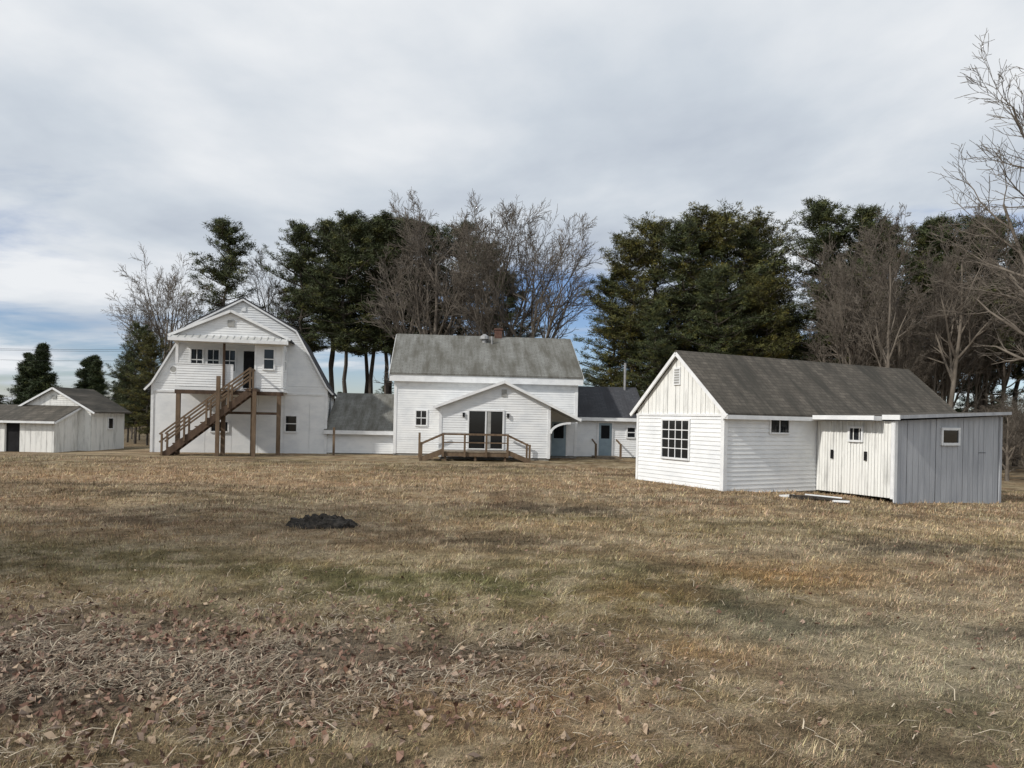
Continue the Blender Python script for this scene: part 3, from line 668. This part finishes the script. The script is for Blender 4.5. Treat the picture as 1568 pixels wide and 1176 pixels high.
def bare_tree_mesh(name, seed, H=18, limb0=.25, spread=.8, r0=.24, lean=(0, 0), dens=1.0, leader=.72, limbL=.62, rmin=.011, cnts=(1.5, 1.35, 1.35, 1.35)):
    rr = random.Random(seed); big = []; small = []; levels = 4
    def rv(): return Vector((rr.gauss(0, 1), rr.gauss(0, 1), rr.gauss(0, 1)))
    NS = [9, 8, 6, 4, 3]; JIT = [.05, .08, .12, .16, .2]; UP = [.04, .085, .06, .03, .01]
    def br(p, d, L, r, lev):
        n = NS[lev]; st = L/n
        for i in range(n):
            d = (d+rv()*JIT[lev]*.8+Vector((0, 0, 1))*UP[lev]).normalized()
            q = p+d*st; f0 = i/n; f1 = (i+1)/n
            ra = r*(1-f0*.74); rb = r*(1-f1*.74)
            (big if ra > .045 else small).append((p, q, max(ra, rmin), max(rb, rmin*.8)))
            p = q
            if lev < levels:
                start = limb0 if lev == 0 else .2
                if f1 >= start:
                    cnt = cnts[lev]*dens
                    c = int(cnt)+(1 if rr.random() < cnt-int(cnt) else 0)
                    for _ in range(c):
                        a = rr.uniform(.4, .85) if lev else rr.uniform(.6, 1.1)*spread
                        side = d.cross(rv()).normalized()
                        nd = (d*math.cos(a)+side*math.sin(a)).normalized()
                        if nd.z < -.1: nd.z *= -.3
                        LL = L*([limbL, .5, .52, .62][lev])*(1.12-.5*f1)*rr.uniform(.75, 1.2)
                        br(p, nd, LL, rb*rr.uniform(.55, .8), lev+1)
    br(Vector((0, 0, -.3)), Vector((lean[0], lean[1], 1)).normalized(), H*leader, r0, 0)
    V1, F1 = tubes(big, 7); V2, F2 = tubes(small, 3)
    V = np.concatenate([V1, V2]); F = np.concatenate([F1, F2+len(V1)])
    me = np_mesh(name, V, F, smooth=True); me.materials.append(M_BARK)
    zmax = float(np.percentile(V[:, 2], 99.7))
    return me, zmax

def pine_mesh(name, seed, H=18, zb=.4, Rm=3.4, prof='pine', tufts=1.0, tint=(1, 1, 1), r0=.22):
    rr = random.Random(seed); g = np.random.default_rng(seed); segs = []; C = []; Dn = []; sz = []
    n = 14; pts = []
    for i in range(n+1):
        pts.append(Vector((rr.gauss(0, .06)*i/3, rr.gauss(0, .06)*i/3, -.3+H*i/n)))
    for i in range(n): segs.append((pts[i], pts[i+1], r0*(1-i/n*.88), r0*(1-(i+1)/n*.88)))
    def at(z):
        f = max(0, min(n-.001, (z+.3)/H*n)); i = int(f); return pts[i].lerp(pts[i+1], f-i)
    z = H*zb
    while z < H*.985:
        t = (z/H-zb)/(1-zb)
        for _ in range(rr.choice([3, 4, 5, 5])):
            if prof == 'pine':
                pr = min(1, .4+t*2.0)*(1-t)**.5*.95+.1; up = -.05+.6*t; skip = .2
                L_ = Rm*pr*rr.choice([.45, .7, .95, 1.0, 1.3])*rr.uniform(.8, 1.15)
            else:
                pr = (1-t)**.95+.04; up = -.25+.4*t; skip = .0
                L_ = Rm*pr*rr.uniform(.8, 1.1)
            if rr.random() < skip: continue
            az = rr.uniform(0, 6.283)
            d = Vector((math.cos(az), math.sin(az), up+rr.uniform(-.2, .2))).normalized()
            q = at(z); m_ = max(3, int(L_/.6)); st = L_/m_; r = .02+.014*L_
            for i in range(m_):
                d = (d+Vector((rr.gauss(0, .07), rr.gauss(0, .07), .05))).normalized(); q2 = q+d*st
                segs.append((q, q2, r*(1-i/m_*.8), r*(1-(i+1)/m_*.8))); f = (i+1)/m_
                if f > .28 or prof != 'pine':
                    k = max(1, int(2.6*tufts*(1.3 if f > .6 else .9)+rr.random()))
                    sd = Vector((-d.y, d.x, 0))
                    for _k in range(k+1):
                        off = rr.uniform(-1, 1)*L_*.3*(.4+.6*math.sin(min(1, f)*2.6))
                        c = q2+sd*off+d*rr.uniform(-st, st*.5)+Vector((0, 0, rr.uniform(-.12, .34)))
                        if abs(off) > .3 and rr.random() < .5: segs.append((q2, c, .014, .008))
                        C.append(c); Dn.append(d); sz.append(rr.uniform(.75, 1.2))
                q = q2
        z += rr.uniform(.22, .5) if prof == 'pine' else rr.uniform(.16, .26)
    C = np.array([[*c] for c in C]); nT = len(C); M = 24
    Dn = np.array([[*c] for c in Dn]); sz = np.array(sz)
    dirs = g.normal(0, 1, (nT, M, 3)); dirs[:, :, 2] = dirs[:, :, 2]*.6+.35; dirs += Dn[:, None, :]*.5
    dirs /= np.linalg.norm(dirs, axis=2, keepdims=True)
    st = C[:, None, :]+g.normal(0, .12, (nT, M, 3))*np.array([1.2, 1.2, .7])
    ln = (.18+.17*g.random((nT, M, 1)))*sz[:, None, None]
    sd = np.cross(dirs, g.normal(0, 1, (nT, M, 3))); sd /= np.linalg.norm(sd, axis=2, keepdims=True); w = .026
    tri = np.stack([st-sd*w, st+sd*w, st+dirs*ln], 2).reshape(-1, 3)
    base = np.array([[.054, .066, .028]])*np.array([tint])
    tc_ = base*(.4+1.2*g.random((nT, 1)))
    ye = (g.random((nT, 1)) < .22); tc_ = np.where(ye, tc_*np.array([[1.55, 1.3, .9]]), tc_)
    colT = np.repeat(tc_, M*3, axis=0)*np.repeat(.7+.6*g.random((nT*M, 1)), 3, axis=0)
    V1, F1 = tubes(segs, 5)
    F1t = np.concatenate([F1[:, [0, 1, 2]], F1[:, [0, 2, 3]]])
    V = np.concatenate([V1, tri]); F = np.concatenate([F1t, np.arange(len(tri)).reshape(-1, 3)+len(V1)])
    col = np.concatenate([np.tile([.06, .05, .04], (len(V1), 1)), colT])
    mi = np.concatenate([np.zeros(len(F1t)), np.ones(len(tri)//3)])
    me = np_mesh(name, V, F, mat_idx=mi, col=col); me.materials.append(M_PBARK); me.materials.append(M_NEEDLE)
    return me, H

BT = [bare_tree_mesh("bare_tree_crown_a", 1, 18, .2, .8, .32, rmin=.015), bare_tree_mesh("bare_tree_crown_b", 5, 18, .35, .6, .22, leader=.85, limbL=.42, rmin=.013),
      bare_tree_mesh("bare_tree_crown_c", 9, 18, .12, .85, .34, leader=.60, limbL=.85, rmin=.015), bare_tree_mesh("bare_tree_crown_d", 14, 18, .42, .55, .19, leader=.88, limbL=.36, dens=.95, rmin=.013),
      bare_tree_mesh("bare_tree_crown_e", 41, 18, .15, .75, .34, leader=.65, limbL=.8, rmin=.015)]
BIG = bare_tree_mesh("bare_tree_crown_large", 23, 20, .3, .8, .42, lean=(-.1, 0), leader=.62, limbL=.85, rmin=.012, cnts=(1.5, 1.45, 1.4, 1.4))
print("tree faces", [len(b_[0].polygons) for b_ in BT], len(BIG[0].polygons))
PT = [pine_mesh("pine_crown_a", 3, 18, .40, 3.3, tufts=.95), pine_mesh("pine_crown_b", 8, 18, .46, 3.0, tufts=.95), pine_mesh("pine_crown_c", 12, 18, .12, 4.4, tufts=1.1, tint=(1.4, 1.15, .85)),
      pine_mesh("pine_crown_d", 17, 18, .2, 4.0, tufts=1.0)]
SP = [pine_mesh("spruce_crown_a", 31, 10, .08, 2.1, 'spruce', tint=(.8, .9, 1.0), r0=.13), pine_mesh("spruce_crown_b", 35, 10, .05, 1.7, 'spruce', tint=(.75, .85, .9), r0=.12)]

def put(name, proto, x, y, Ht, rz=None, parent=None, sx=1.0):
    me, h0 = proto
    o = bpy.data.objects.new(name, me); k = Ht/h0
    o.scale = (k*sx, k*sx, k); o.location = (x, y, float(height(x, y))-.05)
    o.rotation_euler = (0, 0, R.uniform(0, 6.28) if rz is None else rz)
    return link(o, parent)

put("pine_tree", PT[1], -23.9, 60, 18.4, 1.0, sx=1.0)
for x, y, h, k in ((-17.6, 60, 17.4, 0), (-15.6, 62, 18.6, 1), (-13.8, 59, 18.0, 0), (-12.0, 61, 18.8, 1), (-10.6, 60, 18.2, 0), (-16.5, 66, 18.2, 1), (-9.2, 64, 19.2, 0), (-18.6, 64, 15.8, 1), (-13.4, 66, 19.2, 0), (-11.4, 67, 19.4, 1),
                   (-7.3, 66, 19.4, 1), (-5.2, 67, 19.6, 0), (-2.8, 66, 18, 1), (-.6, 68, 15.5, 0)):
    put("pine_tree", PT[k], x, y, h, sx=1.08)
for x, y, h, k in ((7.0, 51, 12.2, 3), (8.3, 50, 14.6, 2), (10.0, 51, 16.2, 2), (11.5, 49, 15.6, 3), (13.2, 51, 16.6, 2), (14.6, 50, 16.8, 2), (15.6, 49, 15.4, 3), (17.5, 52, 16.8, 2), (9.2, 46, 9.5, 3), (13, 46, 12, 3), (16.5, 47, 12, 2), (19.5, 54, 14.5, 3)):
    put("pine_tree", PT[k], x, y, h, sx=1.08)
for x, y, h, k in ((20.6, 48, 17.2, 0), (22.0, 49, 15.4, 3), (23.2, 48, 17.2, 1), (25.0, 49, 16.0, 0), (26.6, 47, 15.4, 0), (28.2, 47, 16.4, 1), (29.8, 46, 15.8, 0), (31.4, 48, 16.4, 1), (33.0, 46, 14.6, 0), (35, 50, 15.5, 1), (26.5, 55, 17, 1), (32.5, 56, 17, 0), (30.5, 52, 14, 3), (24.5, 53, 12, 3), (36, 54, 13, 3), (28, 53, 13, 3)):
    put("pine_tree", PT[k], x, y, h, sx=1.05)
for x, y, h, k, s, rz in ((-29.8, 60, 15.5, 2, .85, .3), (-20.4, 62, 16, 1, .9, 1), (-5.8, 56, 19.4, 0, .9, 2), (-1.8, 55, 19.0, 4, .9, .8), (1.2, 56, 17.8, 2, .85, 4), (-8.0, 57, 18.4, 1, .9, 5), (-31.5, 63, 12, 1, 1, 2)):
    put("bare_tree", BT[k], x, y, h, rz, sx=s)
put("bare_tree", BIG, 25.2, 30, 20.3, .2, sx=.95)
put("bare_tree", BT[4], 31.0, 38, 20, .5, sx=.75)
put("bare_tree", BT[3], 19.8, 38, 14.0, 2.0)
put("bare_tree", BT[1], 23.4, 39, 14.5, 2.9)
# unseen bare trees added left of the frame to cast shadows on the lawn
put("bare_tree", BT[2], -17.5, 3.5, 15, 1.2, sx=.8)
put("bare_tree", BT[0], -21, 1.0, 17, .4, sx=.8)
put("bare_tree", BT[4], -14, 6.5, 11, 3.4, sx=.8)
fo = empty("bare_woodland")
for i in range(20):
    x = R.uniform(18, 40); y = R.uniform(39, 46)
    if x/y < .44: x = .44*y+R.uniform(0, 4)
    hh = R.uniform(.20, .30)*y*1.0+1.5
    put("woodland_tree", BT[R.choice([1, 3, 3, 1, 4])], x, y, min(hh, 17), parent=fo, sx=R.uniform(.7, .95))
for i in range(26):
    put("woodland_tree_far", BT[R.choice([1, 3])], R.uniform(20, 80), R.uniform(58, 90), R.uniform(13, 19), parent=fo, sx=.9)
for x, y, h, k in ((-60.5, 90, 9.2, 0), (-57.5, 88, 10.2, 1), (-54.2, 92, 9.2, 0), (-52, 90, 8.5, 1), (-64, 85, 6.5, 1), (-49.5, 92, 8, 0), (-62, 80, 8, 1)):
    put("spruce_tree", SP[k], x, y, h, sx=1.3)
for x, y, h, k in ((-27.2, 52, 8.6, 3), (-28.8, 54, 6.8, 3), (-25.3, 50, 7.5, 2), (-30.0, 58, 6.2, 3)):
    put("pine_tree", PT[k], x, y, h)
dl = empty("distant_treeline")
for i in range(90):
    u = R.uniform(-1.0, 1.1); y = R.uniform(110, 170)
    put("distant_tree", R.choice([PT[3], SP[0], BT[2], BT[0], SP[1]]), u*y, y, R.uniform(4.5, 8), parent=dl, sx=1.7)
ub = empty("underbrush")
for i in range(50):
    x = R.uniform(16, 50); y = R.uniform(30 if x > 24 else 38, 60)
    put("shrub", R.choice([BT[2], BT[0], BT[1]]), x, y, R.uniform(1.5, 5), parent=ub, sx=1.3)
for i in range(22):
    x = R.uniform(-34, 6); y = R.uniform(48, 62)
    put("shrub", R.choice([BT[2], BT[0], PT[3]]), x, y, R.uniform(1.5, 3.5), parent=ub, sx=1.3)

pe_ = empty("utility_line")
mb = MB()
for px, py in ((-75, 78), (-26, 74)): mb.prism(px, py, -.5, 9.2, .14, .1, 8); mb.box(px-1, px+1, py-.06, py+.06, 8.5, 8.65)
mb.obj("poles", M_BROWN, pe_)
mb = MB()
for off, zz in ((-.9, 8.7), (.9, 8.7), (0, 7.6)):
    pr = None
    for k in range(21):
        t = k/20; q = Vector((-75+49*t+off*.1, 78-4*t+off, zz-1.0*4*t*(1-t)*.6))
        if pr is not None: mb.beam(pr, q, .025)
        pr = q
mb.obj("cables", M_DARK, pe_)

# ------------------------------------------------------------------ SKY / LIGHT
el = math.radians(36); hd = Vector((-.83, -.56, 0)).normalized()
sd = Vector((hd.x*math.cos(el), hd.y*math.cos(el), math.sin(el)))
ld = bpy.data.lights.new("sun", 'SUN'); ld.energy = 3.2; ld.angle = math.radians(2.0); ld.color = (1, .955, .885)
so = bpy.data.objects.new("sun", ld); so.rotation_euler = (-sd).to_track_quat('-Z', 'Y').to_euler(); so.location = (-20, -20, 30); link(so)

w = bpy.data.worlds.new("World"); scene.world = w; w.use_nodes = True
nt = w.node_tree; N = nt.nodes; L = nt.links
bg = N["Background"]; bg.inputs["Strength"].default_value = .11
sky = N.new("ShaderNodeTexSky"); sky.sky_type = 'NISHITA'; sky.sun_disc = False
sky.sun_elevation = el; sky.sun_rotation = math.atan2(hd.x, hd.y); sky.air_density = 1.0; sky.dust_density = .2; sky.ozone_density = 3
tint = N.new("ShaderNodeMixRGB"); tint.blend_type = 'MULTIPLY'; tint.inputs["Fac"].default_value = 1; tint.inputs["Color2"].default_value = (.78, .80, .95, 1)
L.new(sky.outputs[0], tint.inputs["Color1"])
tc = N.new("ShaderNodeTexCoord"); sp = N.new("ShaderNodeSeparateXYZ"); L.new(tc.outputs["Generated"], sp.inputs[0])
def math_n(op, a, b_=None, clamp=False):
    n = N.new("ShaderNodeMath"); n.operation = op; n.use_clamp = clamp
    for i, v in enumerate((a, b_)):
        if v is None: continue
        if isinstance(v, (int, float)): n.inputs[i].default_value = v
        else: L.new(v, n.inputs[i])
    return n.outputs[0]
zc = math_n('MAXIMUM', sp.outputs[2], 0.0); den = math_n('ADD', zc, .13)
ux = math_n('DIVIDE', sp.outputs[0], den); uy = math_n('DIVIDE', sp.outputs[1], den)
cv = N.new("ShaderNodeCombineXYZ"); L.new(ux, cv.inputs[0]); L.new(uy, cv.inputs[1])
def wn(scale, det, rough, off, dist=.3, sc=(.8, 1.2, 1)):
    mp = N.new("ShaderNodeMapping"); mp.inputs["Location"].default_value = off; mp.inputs["Rotation"].default_value = (0, 0, .35)
    mp.inputs["Scale"].default_value = sc
    L.new(cv.outputs[0], mp.inputs[0])
    n = N.new("ShaderNodeTexNoise"); n.inputs["Scale"].default_value = scale; n.inputs["Detail"].default_value = det
    n.inputs["Roughness"].default_value = rough; n.inputs["Distortion"].default_value = dist
    L.new(mp.outputs[0], n.inputs["Vector"]); return n.outputs["Fac"]
n1 = wn(.9, 9, .55, (5.1, 2.2, 0)); n2 = wn(.85, 8, .52, (2.7, 9.4, 0), .2, (1.0, .85, 1))
cov = math_n('MULTIPLY', zc, 1.0)
# a break in the cloud deck low in the north
dv = N.new("ShaderNodeVectorMath"); dv.operation = 'DISTANCE'; L.new(tc.outputs["Generated"], dv.inputs[0]); dv.inputs[1].default_value = (.06, .985, .13)
gap = N.new("ShaderNodeMapRange"); gap.interpolation_type = 'SMOOTHSTEP'; L.new(dv.outputs["Value"], gap.inputs[0])
gap.inputs[1].default_value = .03; gap.inputs[2].default_value = .2; gap.inputs[3].default_value = .16; gap.inputs[4].default_value = 0
cs = math_n('SUBTRACT', math_n('ADD', n1, cov), gap.outputs[0])
cm = N.new("ShaderNodeMapRange"); cm.interpolation_type = 'SMOOTHSTEP'
L.new(cs, cm.inputs[0]); cm.inputs[1].default_value = .50; cm.inputs[2].default_value = .68
cr = N.new("ShaderNodeValToRGB"); e = cr.color_ramp.elements
e[0].position = .32; e[0].color = (4.1, 4.6, 5.4, 1); e[1].position = .62; e[1].color = (7.7, 7.9, 8.15, 1)
x = e.new(.46); x.color = (5.6, 6.1, 6.7, 1)
L.new(n2, cr.inputs["Fac"])
mx = N.new("ShaderNodeMixRGB"); L.new(cm.outputs[0], mx.inputs["Fac"]); L.new(tint.outputs[0], mx.inputs["Color1"]); L.new(cr.outputs[0], mx.inputs["Color2"])
L.new(mx.outputs[0], bg.inputs["Color"])

scene.view_settings.view_transform = 'Standard'; scene.view_settings.look = 'None'; scene.view_settings.exposure = 0

# ------------------------------------------------------------------ CAMERA
cd = bpy.data.cameras.new("camera"); cd.lens = 25.3; cd.sensor_width = 36; cd.shift_y = .033; cd.clip_end = 4000; cd.clip_start = .05
co = bpy.data.objects.new("camera", cd); co.location = (0, 0, 2.0); co.rotation_euler = (math.radians(90), math.radians(-1.2), 0)
link(co); scene.camera = co
